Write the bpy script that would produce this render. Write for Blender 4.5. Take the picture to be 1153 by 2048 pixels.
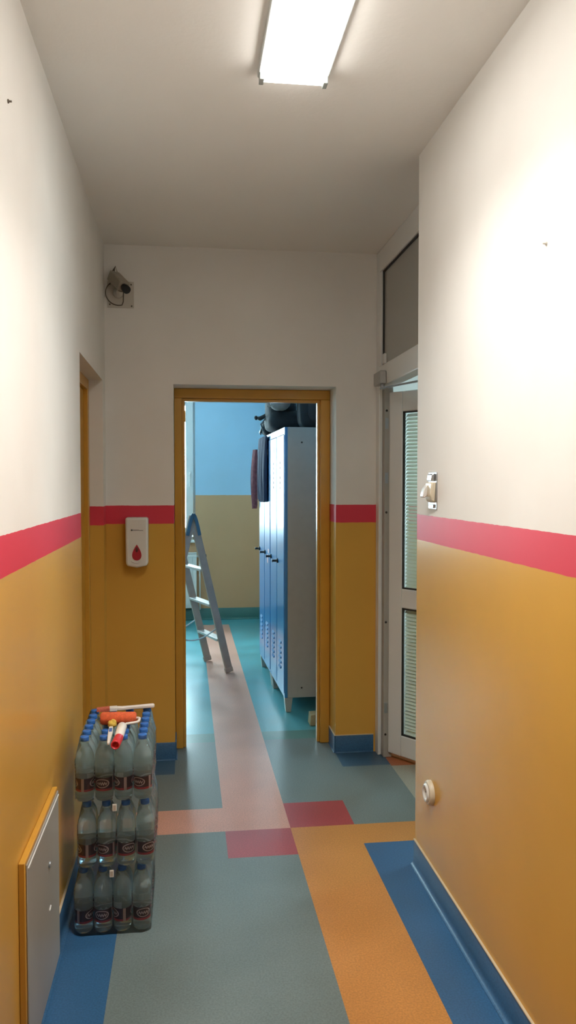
import bpy, bmesh, math, random
from mathutils import Vector, Matrix
random.seed(7)
for o in list(bpy.data.objects): bpy.data.objects.remove(o)
C = bpy.context.scene.collection
S = bpy.context.scene
PI = math.pi
R = math.radians

# ------------------------------------------------------------------ camera, sky, exposure
cam_d = bpy.data.cameras.new('camera'); cam = bpy.data.objects.new('camera', cam_d); C.objects.link(cam)
cam.location = (0, 0, 1.535)
cam.rotation_euler = (R(90 - 2.11), 0, R(-7.28))
cam_d.sensor_fit = 'VERTICAL'; cam_d.sensor_height = 36; cam_d.lens = 1600 / 2048 * 36
cam_d.clip_start = 0.02
S.camera = cam
W = bpy.data.worlds.new('world'); S.world = W; W.use_nodes = True
bgn = W.node_tree.nodes['Background']
bgn.inputs[0].default_value = (0.68, 0.90, 1.0, 1); bgn.inputs[1].default_value = 25.0
S.view_settings.view_transform = 'Standard'; S.view_settings.look = 'None'
S.view_settings.exposure = 0.22; S.view_settings.gamma = 1.0
S.view_settings.use_curve_mapping = False
LAMP_AREA_W = 14.0      # ceiling luminaire, the beam under its cut-off
LAMP_DIFF = 11.5       # ceiling luminaire, glow of the diffuser itself
LAMP_COL = (1.0, 0.97, 0.915)
ROOM_LAMP_W = 0.0

# ------------------------------------------------------------------ dimensions
XL, XR = -0.43, 0.91          # corridor side walls
YB, YW = -1.6, 4.42           # wall behind the camera, wall with the doorway
YR = 3.08                     # end of right wall
YF = 8.95                     # back wall of the locker room
ZC = 2.81
DX0, DX1, DZ = -0.065, 0.836, 2.07   # doorway hole in the end wall
RX0, RX1 = -2.4, 1.17         # locker room side walls
YI = 4.76                     # inner face of the doorway wall

# ------------------------------------------------------------------ materials
def newmat(name):
    m = bpy.data.materials.new(name); m.use_nodes = True
    return m, m.node_tree.nodes, m.node_tree.links, m.node_tree.nodes['Principled BSDF']
def mat(name, col, rough=0.5, metal=0.0, noise=0.0, nscale=20, bump=0.0, bscale=200, spec=0.5, coat=0.0, emit=0, alpha=1):
    m, n, l, p = newmat(name)
    p.inputs['Base Color'].default_value = (*col, 1); p.inputs['Roughness'].default_value = rough
    p.inputs['Metallic'].default_value = metal; p.inputs['Specular IOR Level'].default_value = spec
    p.inputs['Coat Weight'].default_value = coat; p.inputs['Coat Roughness'].default_value = 0.08
    g = n.new('ShaderNodeTexCoord')
    nz = n.new('ShaderNodeTexNoise'); nz.inputs['Scale'].default_value = nscale; nz.inputs['Detail'].default_value = 4
    l.new(g.outputs['Object'], nz.inputs['Vector'])
    mx = n.new('ShaderNodeMix'); mx.data_type = 'RGBA'; mx.blend_type = 'MULTIPLY'
    k = 1 - noise * 1.2
    mx.inputs[6].default_value = (*col, 1)
    cr = n.new('ShaderNodeValToRGB'); cr.color_ramp.elements[0].position = .3; cr.color_ramp.elements[1].position = .7
    cr.color_ramp.elements[0].color = (k, k, k, 1); cr.color_ramp.elements[1].color = (1, 1, 1, 1)
    l.new(nz.outputs[0], cr.inputs[0]); l.new(cr.outputs[0], mx.inputs[7]); mx.inputs[0].default_value = 1
    l.new(mx.outputs[2], p.inputs['Base Color'])
    if bump:
        b = n.new('ShaderNodeBump'); nb = n.new('ShaderNodeTexNoise'); nb.inputs['Scale'].default_value = bscale
        l.new(g.outputs['Object'], nb.inputs['Vector']); l.new(nb.outputs[0], b.inputs['Height'])
        b.inputs['Strength'].default_value = bump; b.inputs['Distance'].default_value = 0.002
        l.new(b.outputs[0], p.inputs['Normal'])
    if emit:
        p.inputs['Emission Color'].default_value = (*col, 1); p.inputs['Emission Strength'].default_value = emit
    return m

def wall_mat(name, top, stripe, low, z_hi, z_lo, rlow=0.3):
    """three painted bands by height: matt emulsion above, gloss oil paint below"""
    m, n, l, p = newmat(name)
    g = n.new('ShaderNodeNewGeometry'); sp = n.new('ShaderNodeSeparateXYZ'); l.new(g.outputs['Position'], sp.inputs[0])
    wob = n.new('ShaderNodeTexNoise'); wob.inputs['Scale'].default_value = 25; l.new(g.outputs['Position'], wob.inputs['Vector'])
    wm = n.new('ShaderNodeMath'); wm.operation = 'MULTIPLY_ADD'; wm.inputs[1].default_value = .004; l.new(wob.outputs[0], wm.inputs[0]); l.new(sp.outputs[2], wm.inputs[2])
    def gt(v):
        a = n.new('ShaderNodeMath'); a.operation = 'GREATER_THAN'; a.inputs[1].default_value = v + .002; l.new(wm.outputs[0], a.inputs[0]); return a
    hi, lo = gt(z_hi), gt(z_lo)
    nz = n.new('ShaderNodeTexNoise'); nz.inputs['Scale'].default_value = 2.2; nz.inputs['Detail'].default_value = 5; l.new(g.outputs['Position'], nz.inputs['Vector'])
    def mix(fac, a, b, blend='MIX'):
        x = n.new('ShaderNodeMix'); x.data_type = 'RGBA'; x.blend_type = blend
        if hasattr(fac, 'outputs'): l.new(fac.outputs[0], x.inputs[0])
        else: x.inputs[0].default_value = fac
        for i, v in ((6, a), (7, b)):
            if isinstance(v, tuple): x.inputs[i].default_value = (*v, 1)
            else: l.new(v, x.inputs[i])
        return x.outputs[2]
    c1 = mix(lo, low, stripe); c2 = mix(hi, c1, top)
    cr = n.new('ShaderNodeValToRGB'); cr.color_ramp.elements[0].position = .3; cr.color_ramp.elements[1].position = .75
    cr.color_ramp.elements[0].color = (.93, .92, .91, 1); cr.color_ramp.elements[1].color = (1, 1, 1, 1); l.new(nz.outputs[0], cr.inputs[0])
    c3 = mix(1.0, c2, cr.outputs[0], 'MULTIPLY'); l.new(c3, p.inputs['Base Color'])
    p.inputs['IOR'].default_value = 1.24
    # gloss paint low, satin stripe, matt white on top
    r1 = n.new('ShaderNodeMath'); r1.operation = 'MULTIPLY_ADD'; r1.inputs[1].default_value = .25; r1.inputs[2].default_value = rlow; l.new(lo.outputs[0], r1.inputs[0])
    r2 = n.new('ShaderNodeMath'); r2.operation = 'MULTIPLY_ADD'; r2.inputs[1].default_value = .35; l.new(hi.outputs[0], r2.inputs[0]); l.new(r1.outputs[0], r2.inputs[2])
    l.new(r2.outputs[0], p.inputs['Roughness'])
    return m

def lino(name, col, rough=0.34):
    """speckled linoleum"""
    m, n, l, p = newmat(name)
    g = n.new('ShaderNodeNewGeometry')
    a = n.new('ShaderNodeTexNoise'); a.inputs['Scale'].default_value = 160; a.inputs['Detail'].default_value = 3; l.new(g.outputs['Position'], a.inputs['Vector'])
    b = n.new('ShaderNodeTexNoise'); b.inputs['Scale'].default_value = 3.5; b.inputs['Detail'].default_value = 6; l.new(g.outputs['Position'], b.inputs['Vector'])
    ca = n.new('ShaderNodeValToRGB'); ca.color_ramp.elements[0].position = .35; ca.color_ramp.elements[1].position = .65
    ca.color_ramp.elements[0].color = (.84, .84, .84, 1); ca.color_ramp.elements[1].color = (1.12, 1.12, 1.1, 1); l.new(a.outputs[0], ca.inputs[0])
    cb = n.new('ShaderNodeValToRGB'); cb.color_ramp.elements[0].position = .3; cb.color_ramp.elements[1].position = .7
    cb.color_ramp.elements[0].color = (.88, .87, .85, 1); cb.color_ramp.elements[1].color = (1.05, 1.05, 1.05, 1); l.new(b.outputs[0], cb.inputs[0])
    x = n.new('ShaderNodeMix'); x.data_type = 'RGBA'; x.blend_type = 'MULTIPLY'; x.inputs[0].default_value = 1
    l.new(ca.outputs[0], x.inputs[6]); l.new(cb.outputs[0], x.inputs[7])
    y = n.new('ShaderNodeMix'); y.data_type = 'RGBA'; y.blend_type = 'MULTIPLY'; y.inputs[0].default_value = 1
    y.inputs[6].default_value = (*col, 1); l.new(x.outputs[2], y.inputs[7]); l.new(y.outputs[2], p.inputs['Base Color'])
    rm = n.new('ShaderNodeMath'); rm.operation = 'MULTIPLY_ADD'; rm.inputs[1].default_value = .25; rm.inputs[2].default_value = rough - .1
    l.new(b.outputs[0], rm.inputs[0]); l.new(rm.outputs[0], p.inputs['Roughness'])
    return m

def clear_mat(name, tint, refl=0.12, rough=0.03, bump=0.0, bscale=30, haze=0.0, hazecol=(.8, .85, .88)):
    """thin clear sheet: see-through with a fresnel gloss"""
    m = bpy.data.materials.new(name); m.use_nodes = True; n = m.node_tree.nodes; l = m.node_tree.links; n.clear()
    out = n.new('ShaderNodeOutputMaterial'); t = n.new('ShaderNodeBsdfTransparent'); t.inputs[0].default_value = (*tint, 1)
    g = n.new('ShaderNodeBsdfGlossy'); g.inputs['Roughness'].default_value = rough
    lw = n.new('ShaderNodeLayerWeight'); lw.inputs[0].default_value = refl
    mx = n.new('ShaderNodeMixShader'); l.new(lw.outputs['Fresnel'], mx.inputs[0]); l.new(t.outputs[0], mx.inputs[1]); l.new(g.outputs[0], mx.inputs[2])
    last = mx
    if haze:
        d = n.new('ShaderNodeBsdfDiffuse'); d.inputs[0].default_value = (*hazecol, 1)
        m2 = n.new('ShaderNodeMixShader'); m2.inputs[0].default_value = haze
        l.new(mx.outputs[0], m2.inputs[1]); l.new(d.outputs[0], m2.inputs[2]); last = m2
    if bump:
        tc = n.new('ShaderNodeTexCoord'); nz = n.new('ShaderNodeTexNoise'); nz.inputs['Scale'].default_value = bscale; nz.inputs['Distortion'].default_value = 1.2
        l.new(tc.outputs['Object'], nz.inputs['Vector'])
        b = n.new('ShaderNodeBump'); b.inputs['Strength'].default_value = bump; b.inputs['Distance'].default_value = .004
        l.new(nz.outputs[0], b.inputs['Height']); l.new(b.outputs[0], g.inputs['Normal']); l.new(b.outputs[0], lw.inputs['Normal'])
    l.new(last.outputs[0], out.inputs[0])
    return m

WHITE = (.87, .85, .81); OCHRE = (.72, .405, .08); RED = (.74, .065, .10)
M_wall = wall_mat('corridor_paint', WHITE, RED, OCHRE, 1.41, 1.31, .27)
M_rwall = wall_mat('locker_room_paint', (.45, .69, .88), (.66, .40, .22), (.66, .40, .22), 1.395, 1.0, .3)
M_ceil = mat('ceiling_plaster', (.90, .88, .84), .9, bump=.3, bscale=60)
M_vest = mat('vestibule_paint', (.62, .62, .58), .8)
L_grey = lino('grey_lino', (.165, .215, .22)); L_blue = lino('blue_lino', (.035, .125, .27)); L_or = lino('orange_lino', (.55, .25, .068))
L_pink = lino('pink_lino', (.66, .35, .27)); L_red = lino('red_lino', (.38, .06, .07)); L_teal = lino('teal_lino', (.09, .36, .42), .30)
L_dteal = lino('dark_teal_lino', (.10, .24, .22)); L_beige = lino('beige_lino', (.36, .36, .30)); L_dblue = lino('dark_blue_lino', (.05, .11, .18))
L_rust = lino('rust_lino', (.42, .14, .07)); L_green = lino('green_skirting_lino', (.04, .17, .16))
M_frame = mat('ochre_gloss_wood', (.66, .34, .045), .32, noise=.1, nscale=6, coat=.2)
M_pvc = mat('white_pvc', (.76, .77, .76), .32)
M_pvcgrey = mat('grey_pvc_groove', (.40, .385, .35), .45)
M_rubber = mat('black_rubber_seal', (.025, .025, .022), .6)
M_alu = mat('brushed_aluminium', (.62, .62, .60), .35, metal=.85)
M_chrome = mat('polished_steel', (.50, .52, .54), .32, metal=.9)
M_zinc = mat('greyed_steel', (.42, .46, .50), .4, metal=.7)
M_black = mat('black_plastic', (.018, .018, .02), .4)
M_whitepl = mat('white_plastic', (.76, .76, .73), .28)
M_cream = mat('cream_plastic', (.70, .63, .48), .35)
M_glass = clear_mat('window_glass', (.93, .96, .95), .12)
M_dglass = clear_mat('door_glass', (.95, .97, .96), .06)
M_lockside = mat('grey_enamel', (.50, .49, .47), .4, noise=.05)
M_lockblue = mat('blue_enamel', (.04, .25, .58), .35, coat=.5)
M_cab = mat('cabinet_grey_enamel', (.40, .385, .35), .38, noise=.06, nscale=5)

# ------------------------------------------------------------------ mesh helpers
def box(bm, x0, x1, y0, y1, z0, z1, mi=0):
    vs = [bm.verts.new((x, y, z)) for x in (x0, x1) for y in (y0, y1) for z in (z0, z1)]
    for f in ((0,1,3,2),(4,6,7,5),(0,4,5,1),(2,3,7,6),(0,2,6,4),(1,5,7,3)):
        fc = bm.faces.new([vs[i] for i in f]); fc.material_index = mi
    return vs
def orient_box(bm, c, ax, ay, az, hx, hy, hz, mi=0):
    c, ax, ay, az = Vector(c), Vector(ax).normalized(), Vector(ay).normalized(), Vector(az).normalized()
    vs = box(bm, -hx, hx, -hy, hy, -hz, hz, mi)
    for v in vs: v.co = c + ax*v.co.x + ay*v.co.y + az*v.co.z
    return vs
def lathe(bm, prof, n=24, o=(0,0,0), axis='z', mi=0, smooth=True):
    """prof: list of (radius, height)"""
    o = Vector(o); rings = []
    def P(r, a, h):
        x, y = r*math.cos(a), r*math.sin(a)
        return o + (Vector((x, y, h)) if axis == 'z' else Vector((h, x, y)) if axis == 'x' else Vector((x, h, y)))
    for r, h in prof:
        if r < 1e-6: rings.append([bm.verts.new(P(0, 0, h))])
        else: rings.append([bm.verts.new(P(r, 2*PI*i/n, h)) for i in range(n)])
    for a, b in zip(rings, rings[1:]):
        for i in range(n):
            j = (i+1) % n
            if len(a) == 1 and len(b) == 1: continue
            if len(a) == 1: f = bm.faces.new((a[0], b[j], b[i]))
            elif len(b) == 1: f = bm.faces.new((a[i], a[j], b[0]))
            else: f = bm.faces.new((a[i], a[j], b[j], b[i]))
            f.material_index = mi; f.smooth = smooth
    return rings
def tube(bm, pts, r, n=8, closed=False, mi=0, cap=True):
    pts = [Vector(p) for p in pts]; rings = []; prev = None
    rs = r if isinstance(r, (list, tuple)) else [r]*len(pts)
    for i, p in enumerate(pts):
        if closed: t = pts[(i+1) % len(pts)] - pts[i-1]
        elif i == 0: t = pts[1]-p
        elif i == len(pts)-1: t = p-pts[-2]
        else: t = pts[i+1]-pts[i-1]
        t.normalize()
        if prev is None:
            u = t.orthogonal().normalized()
        else:
            u = prev - t*prev.dot(t); u = u.normalized() if u.length > 1e-6 else t.orthogonal().normalized()
        prev = u; v = t.cross(u)
        rings.append([bm.verts.new(p + (u*math.cos(2*PI*k/n) + v*math.sin(2*PI*k/n))*rs[i]) for k in range(n)])
    m = len(rings)
    for i in range(m if closed else m-1):
        a, b = rings[i], rings[(i+1) % m]
        for k in range(n):
            f = bm.faces.new((a[k], a[(k+1) % n], b[(k+1) % n], b[k])); f.smooth = True; f.material_index = mi
    if cap and not closed:
        bm.faces.new(rings[0][::-1]); bm.faces.new(rings[-1])
def prism(bm, pts, d, mi=0):
    """pts: 3d outline, d: extrusion vector"""
    d = Vector(d); a = [bm.verts.new(p) for p in pts]; b = [bm.verts.new(Vector(p)+d) for p in pts]
    n = len(a)
    fs = [bm.faces.new(a), bm.faces.new(b[::-1])] + [bm.faces.new((a[i], b[i], b[(i+1) % n], a[(i+1) % n])) for i in range(n)]
    for f in fs: f.material_index = mi
def blob(bm, c, r, seg=20, rings=12, lump=0.0, seed=0, power=1.0):
    rnd = random.Random(seed); ph = [(rnd.uniform(0, 6), rnd.uniform(1, 4), rnd.uniform(1, 4)) for _ in range(4)]
    def sgn(v): return math.copysign(abs(v)**power, v)
    rr = []
    for i in range(rings+1):
        t = PI*i/rings; row = []
        for j in range(seg if 0 < i < rings else 1):
            a = 2*PI*j/seg
            x, y, z = sgn(math.sin(t)*math.cos(a)), sgn(math.sin(t)*math.sin(a)), sgn(math.cos(t))
            k = 1 + lump*sum(math.sin(p+q*x*2.2+s*z*2.6+y*q) for p, q, s in ph)/4
            row.append(bm.verts.new((c[0]+r[0]*x*k, c[1]+r[1]*y*k, c[2]+r[2]*z*k)))
        rr.append(row)
    for a, b in zip(rr, rr[1:]):
        for j in range(seg):
            k = (j+1) % seg
            if len(a) == 1: f = bm.faces.new((a[0], b[j], b[k]))
            elif len(b) == 1: f = bm.faces.new((a[k], a[j], b[0]))
            else: f = bm.faces.new((a[k], a[j], b[j], b[k]))
            f.smooth = True
def B(*boxes):
    bm = bmesh.new()
    for b in boxes: box(bm, *b)
    return bm
def obj(name, bm, m, parent=None, bevel=0.0, seg=2, smooth=None):
    bmesh.ops.recalc_face_normals(bm, faces=bm.faces)
    me = bpy.data.meshes.new(name); bm.to_mesh(me); bm.free()
    for x in (m if isinstance(m, (list, tuple)) else [m]): me.materials.append(x)
    o = bpy.data.objects.new(name, me); C.objects.link(o)
    if parent is not None: o.parent = parent
    if bevel:
        md = o.modifiers.new('bevel', 'BEVEL'); md.width = bevel; md.segments = seg; md.limit_method = 'ANGLE'; md.angle_limit = R(40)
        for f in me.polygons: f.use_smooth = True
        me.set_sharp_from_angle(angle=R(42))
    elif smooth:
        for f in me.polygons: f.use_smooth = True
        me.set_sharp_from_angle(angle=R(smooth))
    return o
def tag(o, label, cat, group=None):
    o['label'] = label; o['category'] = cat
    if group: o['group'] = group
    return o
def thing(name, label, cat, loc=(0,0,0), rot=(0,0,0), group=None):
    o = bpy.data.objects.new(name, None); o.empty_display_size = .05; C.objects.link(o)
    o.location = loc; o.rotation_euler = rot
    return tag(o, label, cat, group)
def struct(name, bm, m, parent=None, bevel=0, **k):
    o = obj(name, bm, m, parent, bevel, **k)
    if parent is None: o['kind'] = 'structure'
    return o
def plabel(o, s): o['label'] = s; return o
def lip(i, n): return i/(n-1)

# ------------------------------------------------------------------ room shell
T = .25
# left wall with the shallow door recess
RY0, RY1, RZ, RXW = 3.38, 4.29, 2.07, -.50
struct('wall_left', B((XL-T, XL, YB, RY0, 0, ZC), (XL-T, XL, RY1, YW, 0, ZC), (XL-T, XL, RY0, RY1, RZ, ZC)), M_wall)
struct('wall_right', B((XR, XR+.24, YB, YR, 0, ZC)), M_wall)
struct('wall_back', B((XL-T, DX0, YW, YI-.02, 0, ZC), (DX1, 2.6, YW, YI-.02, 0, ZC), (DX0, DX1, YW, YI-.02, DZ, ZC)), M_wall)
struct('wall_behind', B((XL-T, XR+.24, YB-T, YB, 0, ZC)), M_wall)
struct('ceiling', B((XL-T, 2.6, YB-T, YI-.02, ZC, ZC+.15)), M_ceil)
# vestibule beyond the white door
struct('wall_vestibule', B((2.35, 2.6, 1.6, 3.55, 0, ZC), (2.35, 2.6, 4.05, YW, 0, ZC), (2.35, 2.6, 3.55, 4.05, 0, 1.1), (2.35, 2.6, 3.55, 4.05, 1.9, ZC), (XR+.24, 2.6, 1.4, 1.6, 0, ZC)), M_vest)
v2 = struct('added_window', B((2.42, 2.47, 3.55, 4.05, 1.1, 1.15), (2.42, 2.47, 3.55, 4.05, 1.85, 1.9), (2.42, 2.47, 3.55, 3.60, 1.15, 1.85), (2.42, 2.47, 4.00, 4.05, 1.15, 1.85)), M_pvc)  # unseen window, added so daylight reaches the blinds of the glazed door
obj('window_pane', B((2.44, 2.446, 3.60, 4.00, 1.15, 1.85)), M_glass, v2)
pv = bpy.data.lights.new('vestibule_portal', 'AREA'); pv.shape = 'RECTANGLE'; pv.size = .8; pv.size_y = .5; pv.cycles.is_portal = True
pvo = bpy.data.objects.new('vestibule_portal', pv); C.objects.link(pvo); pvo.location = (2.61, 3.8, 1.5); pvo.rotation_euler = (0, R(90), 0)
# locker room
struct('wall_locker_room_front', B((RX0, DX0, YI-.02, YI, 0, ZC), (DX1, RX1, YI-.02, YI, 0, ZC), (DX0, DX1, YI-.02, YI, DZ, ZC)), M_rwall)
struct('wall_locker_room_right', B((RX1, RX1+T, YI, YF+T, 0, ZC)), M_rwall)
struct('wall_locker_room_left', B((RX0-T, RX0, YI, YF+T, 0, ZC)), M_rwall)
WX0, WX1, WZ0, WZ1 = -1.75, .105, .90, 2.52
struct('wall_locker_room_back', B((RX0, WX0, YF, YF+T, 0, ZC), (WX1, RX1, YF, YF+T, 0, ZC), (WX0, WX1, YF, YF+T, 0, WZ0), (WX0, WX1, YF, YF+T, WZ1, ZC)), M_rwall)
struct('ceiling_locker_room', B((RX0-T, RX1+T, YI-.02, YF+T, ZC, ZC+.15)), M_ceil)

# floor: linoleum inlays cut to one sheet
def floor_sheet(name, xs, ys, pick, mats):
    bm = bmesh.new(); V = {}
    def v(i, j):
        if (i, j) not in V: V[(i, j)] = bm.verts.new((xs[i], ys[j], 0))
        return V[(i, j)]
    for i in range(len(xs)-1):
        for j in range(len(ys)-1):
            f = bm.faces.new((v(i, j), v(i+1, j), v(i+1, j+1), v(i, j+1)))
            f.material_index = pick((xs[i]+xs[i+1])/2, (ys[j]+ys[j+1])/2)
    geo = bmesh.ops.extrude_face_region(bm, geom=bm.faces[:])
    for g in geo['geom']:
        if isinstance(g, bmesh.types.BMVert): g.co.z -= .12
    return struct(name, bm, mats)
XA, XB, XCc = .165, .455, .745
Y_of = lambda y, x: None
Y1, Y2, Y3, Y4 = 3.22, 3.475, 3.755, 3.50   # filled from the photo measurements
YRF, YRC, YRB = 3.22, 3.475, 3.75           # red tile rows: front, meeting line, back
YOF, YOB = 3.285, 3.505                     # orange arm right
YPF, YPB = 3.455, 3.73                      # pink arm left
mats = [L_grey, L_blue, L_or, L_pink, L_red, L_dblue, L_beige, L_rust, L_dteal]
def pick(x, y):
    if x > 1.10: return 7 if y > 4.18 else 6
    if y > 4.47: 
        return 3 if XA < x < XB else (8 if y > 4.70 else 0)
    if XA < x < XB: return 4 if YRF < y < YRC else (3 if y > YRC else 0)
    if XB < x < XCc and YRC < y < YRB: return 4
    if x > XB and YOF < y < YRC: return 2
    if XB < x < XCc and y < YRC: return 2
    if x > XCc and y < YOF: return 1
    if x < XA and YRC < y < YPB: return 3
    if x < -.24 and y < YOF: return 1
    if x > .836 and 4.20 < y: return 5
    if x < -.065 and 4.20 < y: return 5
    return 0
floor_sheet('floor', [-.68, -.24, -.065, XA, XB, XCc, .836, 1.10, 2.6], [YB-T, YRF, YOF, YRC, YPB, YRB, 4.18, 4.20, 4.47, 4.70, YI], pick, mats)
def pick2(x, y):
    return 1 if XA < x < XB and y < 8.62 else (2 if y < 4.86 else 0)
floor_sheet('floor_locker_room', [RX0-T, XA, XB, RX1+T], [YI, 4.86, 8.62, YF+T], pick2, [L_teal, L_pink, L_dteal])

# coved skirtings
def skirting(name, p0, p1, nrm, m, h=.10, t=.006, cove=.022):
    """p0->p1 along the wall foot, nrm points into the room"""
    p0, p1, nn = Vector((*p0, 0)), Vector((*p1, 0)), Vector((*nrm, 0))
    prof = [(0, 0.0005), (cove, .0005)]
    for k in range(6):
        a = PI/2*k/5; prof.append((t + (cove-t)*(1-math.sin(a)), .002 + cove*(1-math.cos(a))))
    prof += [(t, h-.003), (t*.6, h), (0, h)]
    bm = bmesh.new(); prism(bm, [p0 + nn*a + Vector((0, 0, b)) for a, b in prof], p1-p0)
    return struct(name, bm, m, smooth=50)
M_skirt = lino('blue_skirting_lino', (.04, .13, .27), .36)
M_trim = mat('cream_sealant', (.62, .52, .36), .5)
e = .0
skirting('baseboard_right', (XR, YB), (XR, YR), (-1, 0), M_skirt)
skirting('baseboard_left', (XL, YB), (XL, RY0), (1, 0), M_skirt)
skirting('baseboard_back_left', (XL, YW), (DX0, YW), (0, -1), M_skirt, cove=.010)
skirting('baseboard_back_right', (DX1, YW), (1.055, YW), (0, -1), M_skirt, cove=.010)
skirting('baseboard_doorway_right', (DX1, YW), (DX1, 4.60), (-1, 0), M_skirt, cove=.010)
skirting('baseboard_doorway_left', (DX0, YW), (DX0, 4.60), (1, 0), M_skirt, cove=.012)
skirting('baseboard_locker_room_back', (RX0, YF), (RX1, YF), (0, -1), L_green, h=.13)
skirting('baseboard_locker_room_right', (RX1, YI), (RX1, YF-.03), (-1, 0), L_green, h=.13)
skirting('baseboard_locker_room_left', (RX0, YI), (RX0, YF-.03), (1, 0), L_green, h=.13)
struct('trim_1', B((XR-.0075, XR, YB, YR, .10, .1035)), M_trim)
struct('trim_2', B((DX1, 1.055, YW-.0075, YW, .10, .1035), (DX1-.0075, DX1, YW-.0075, 4.60, .10, .1035)), M_trim)
struct('trim_3', B((XL, XL+.0075, YB, RY0, .10, .1035)), M_trim)

# doorway frame (door_1: leafless wooden frame)
FX0, FX1, FZ = DX0, DX1, DZ
f = thing('door_frame', 'ochre painted wooden door frame around the open doorway to the blue locker room', 'door frame', (DX0, 4.60, 0))
def L(b, o): return (b[0]-o[0], b[1]-o[0], b[2]-o[1], b[3]-o[1], b[4]-o[2], b[5]-o[2])
oo = (DX0, 4.60, 0)
for nm, b, st in (('jamb', (DX0+.001, -.020, 4.60, 4.70, 0.001, DZ-.055), (-.0201, -.004, 4.625, 4.665, .001, DZ-.070)),
                  ('jamb', (.779, DX1-.001, 4.60, 4.70, 0.001, DZ-.055), (.763, .7791, 4.625, 4.665, .001, DZ-.070)),
                  ('head', (DX0+.001, DX1-.001, 4.60, 4.70, DZ-.055, DZ-.001), (-.0201, .7791, 4.625, 4.665, DZ-.0715, DZ-.0551))):
    j = obj(nm, B(L(b, oo)), M_frame, f, .004)
    obj('stop', B(L(st, oo)), M_frame, j, .002)

# left door in its recess: frame and slab
d = thing('door', 'ochre painted door and frame in the shallow recess of the left wall', 'door', (RXW, RY0, 0))
oo = (RXW, RY0, 0)
obj('jamb', B(L((RXW-.10, RXW, RY0+.001, RY0+.055, .001, RZ-.001), oo)), M_frame, d, .003)
obj('jamb', B(L((RXW-.10, RXW, RY1-.055, RY1-.001, .001, RZ-.001), oo)), M_frame, d, .003)
obj('head', B(L((RXW-.10, RXW, RY0+.055, RY1-.055, RZ-.055, RZ-.001), oo)), M_frame, d, .003)
lf = obj('door_leaf', B(L((RXW-.065, RXW-.022, RY0+.056, RY1-.056, .008, RZ-.057), oo)), M_frame, d, .003)
bm = bmesh.new(); lathe(bm, [(0, .034), (.024, .034), (.024, .040), (.009, .042), (.009, .065), (0, .066)], 16, (-.056, .09, 1.03), 'x')
tube(bm, [(.004, .09, 1.03), (.006, .12, 1.03), (.006, .20, 1.028)], .008, 8)
obj('handle', bm, M_alu, lf)
struct('wall_recess_backing', B((XL-T-.04, XL-T, RY0-.1, RY1+.1, 0, ZC)), M_frame)

# ------------------------------------------------------------------ white framed entrance: fixed frame, transom light, open leaf
FXP = 1.065     # corridor side face of the frame
fr = thing('entrance_frame', 'white plastic door frame with transom beside the back wall', 'door frame', (FXP, YW, 0))
def E(*b): return L(b, (FXP, YW, 0))
YP = YR - .02
D = .07
obj('post', B(E(FXP, FXP+.022, YW-.068, YW-.001, .001, ZC-.001)), M_pvc, fr, .004)
rb = obj('rebate', B(E(FXP+.022, FXP+D, YW-.108, YW-.001, .001, 2.06)), M_pvcgrey, fr, .002)
for z in (.13, .76, 1.37, 1.93):
    bm = bmesh.new(); lathe(bm, [(0, -.1095), (.0065, -.1095), (.0065, -.107), (0, -.107)], 10, (.034, 0, z), 'y'); obj('screw_plug', bm, M_rubber, rb)
for z in (.28, 1.56, 1.86):
    bm = B((.026, .044, -.1090, -.1075, z-.03, z+.03))
    sp_ = obj('striker_plate', bm, M_zinc, rb, .0005)
obj('head_rail', B(E(FXP, FXP+D, YP, YW-.068, 2.69, ZC-.001)), M_pvc, fr, .004)
obj('transom_rail', B(E(FXP, FXP+D, YP, YW-.068, 2.06, 2.175)), M_pvc, fr, .004)
obj('stile', B(E(FXP-.0, FXP+D, YW-.105, YW-.068, 2.175, 2.69)), M_pvc, fr, .003)
obj('jamb', B(E(XR+.242, FXP+D+.06, YP-.05, YP+.03, .001, ZC-.001)), M_pvc, fr, .003)
bm = B(E(FXP+.018, FXP+.024, YP+.02, YW-.105, 2.175, 2.69))
M_frost = mat('grey_frosted_glass', (.36, .355, .335), .2)
pn = obj('pane', bm, M_frost, fr)
bm = bmesh.new(); y0, y1, z0, z1 = YP+.02, YW-.105, 2.175, 2.69
for b in ((y0, y1, z1-.009, z1), (y1-.010, y1, z0, z1)): box(bm, *E(FXP+.010, FXP+.018, *b))
obj('gasket', bm, M_rubber, fr)
obj('pane_reflection', B(E(FXP+.004, FXP+.018, YW-.165, YW-.125, 2.18, 2.235)), M_whitepl, fr, .003)  # white block stands in for a reflection low in the transom pane

# leaf, swung 35 degrees out from the corridor
ANG = R(35)
lf = thing('glazed_door', 'white glazed door with closed horizontal blinds standing ajar behind the right wall', 'door', (FXP+.047, YW-.112, 0), (0, 0, ANG))
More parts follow.
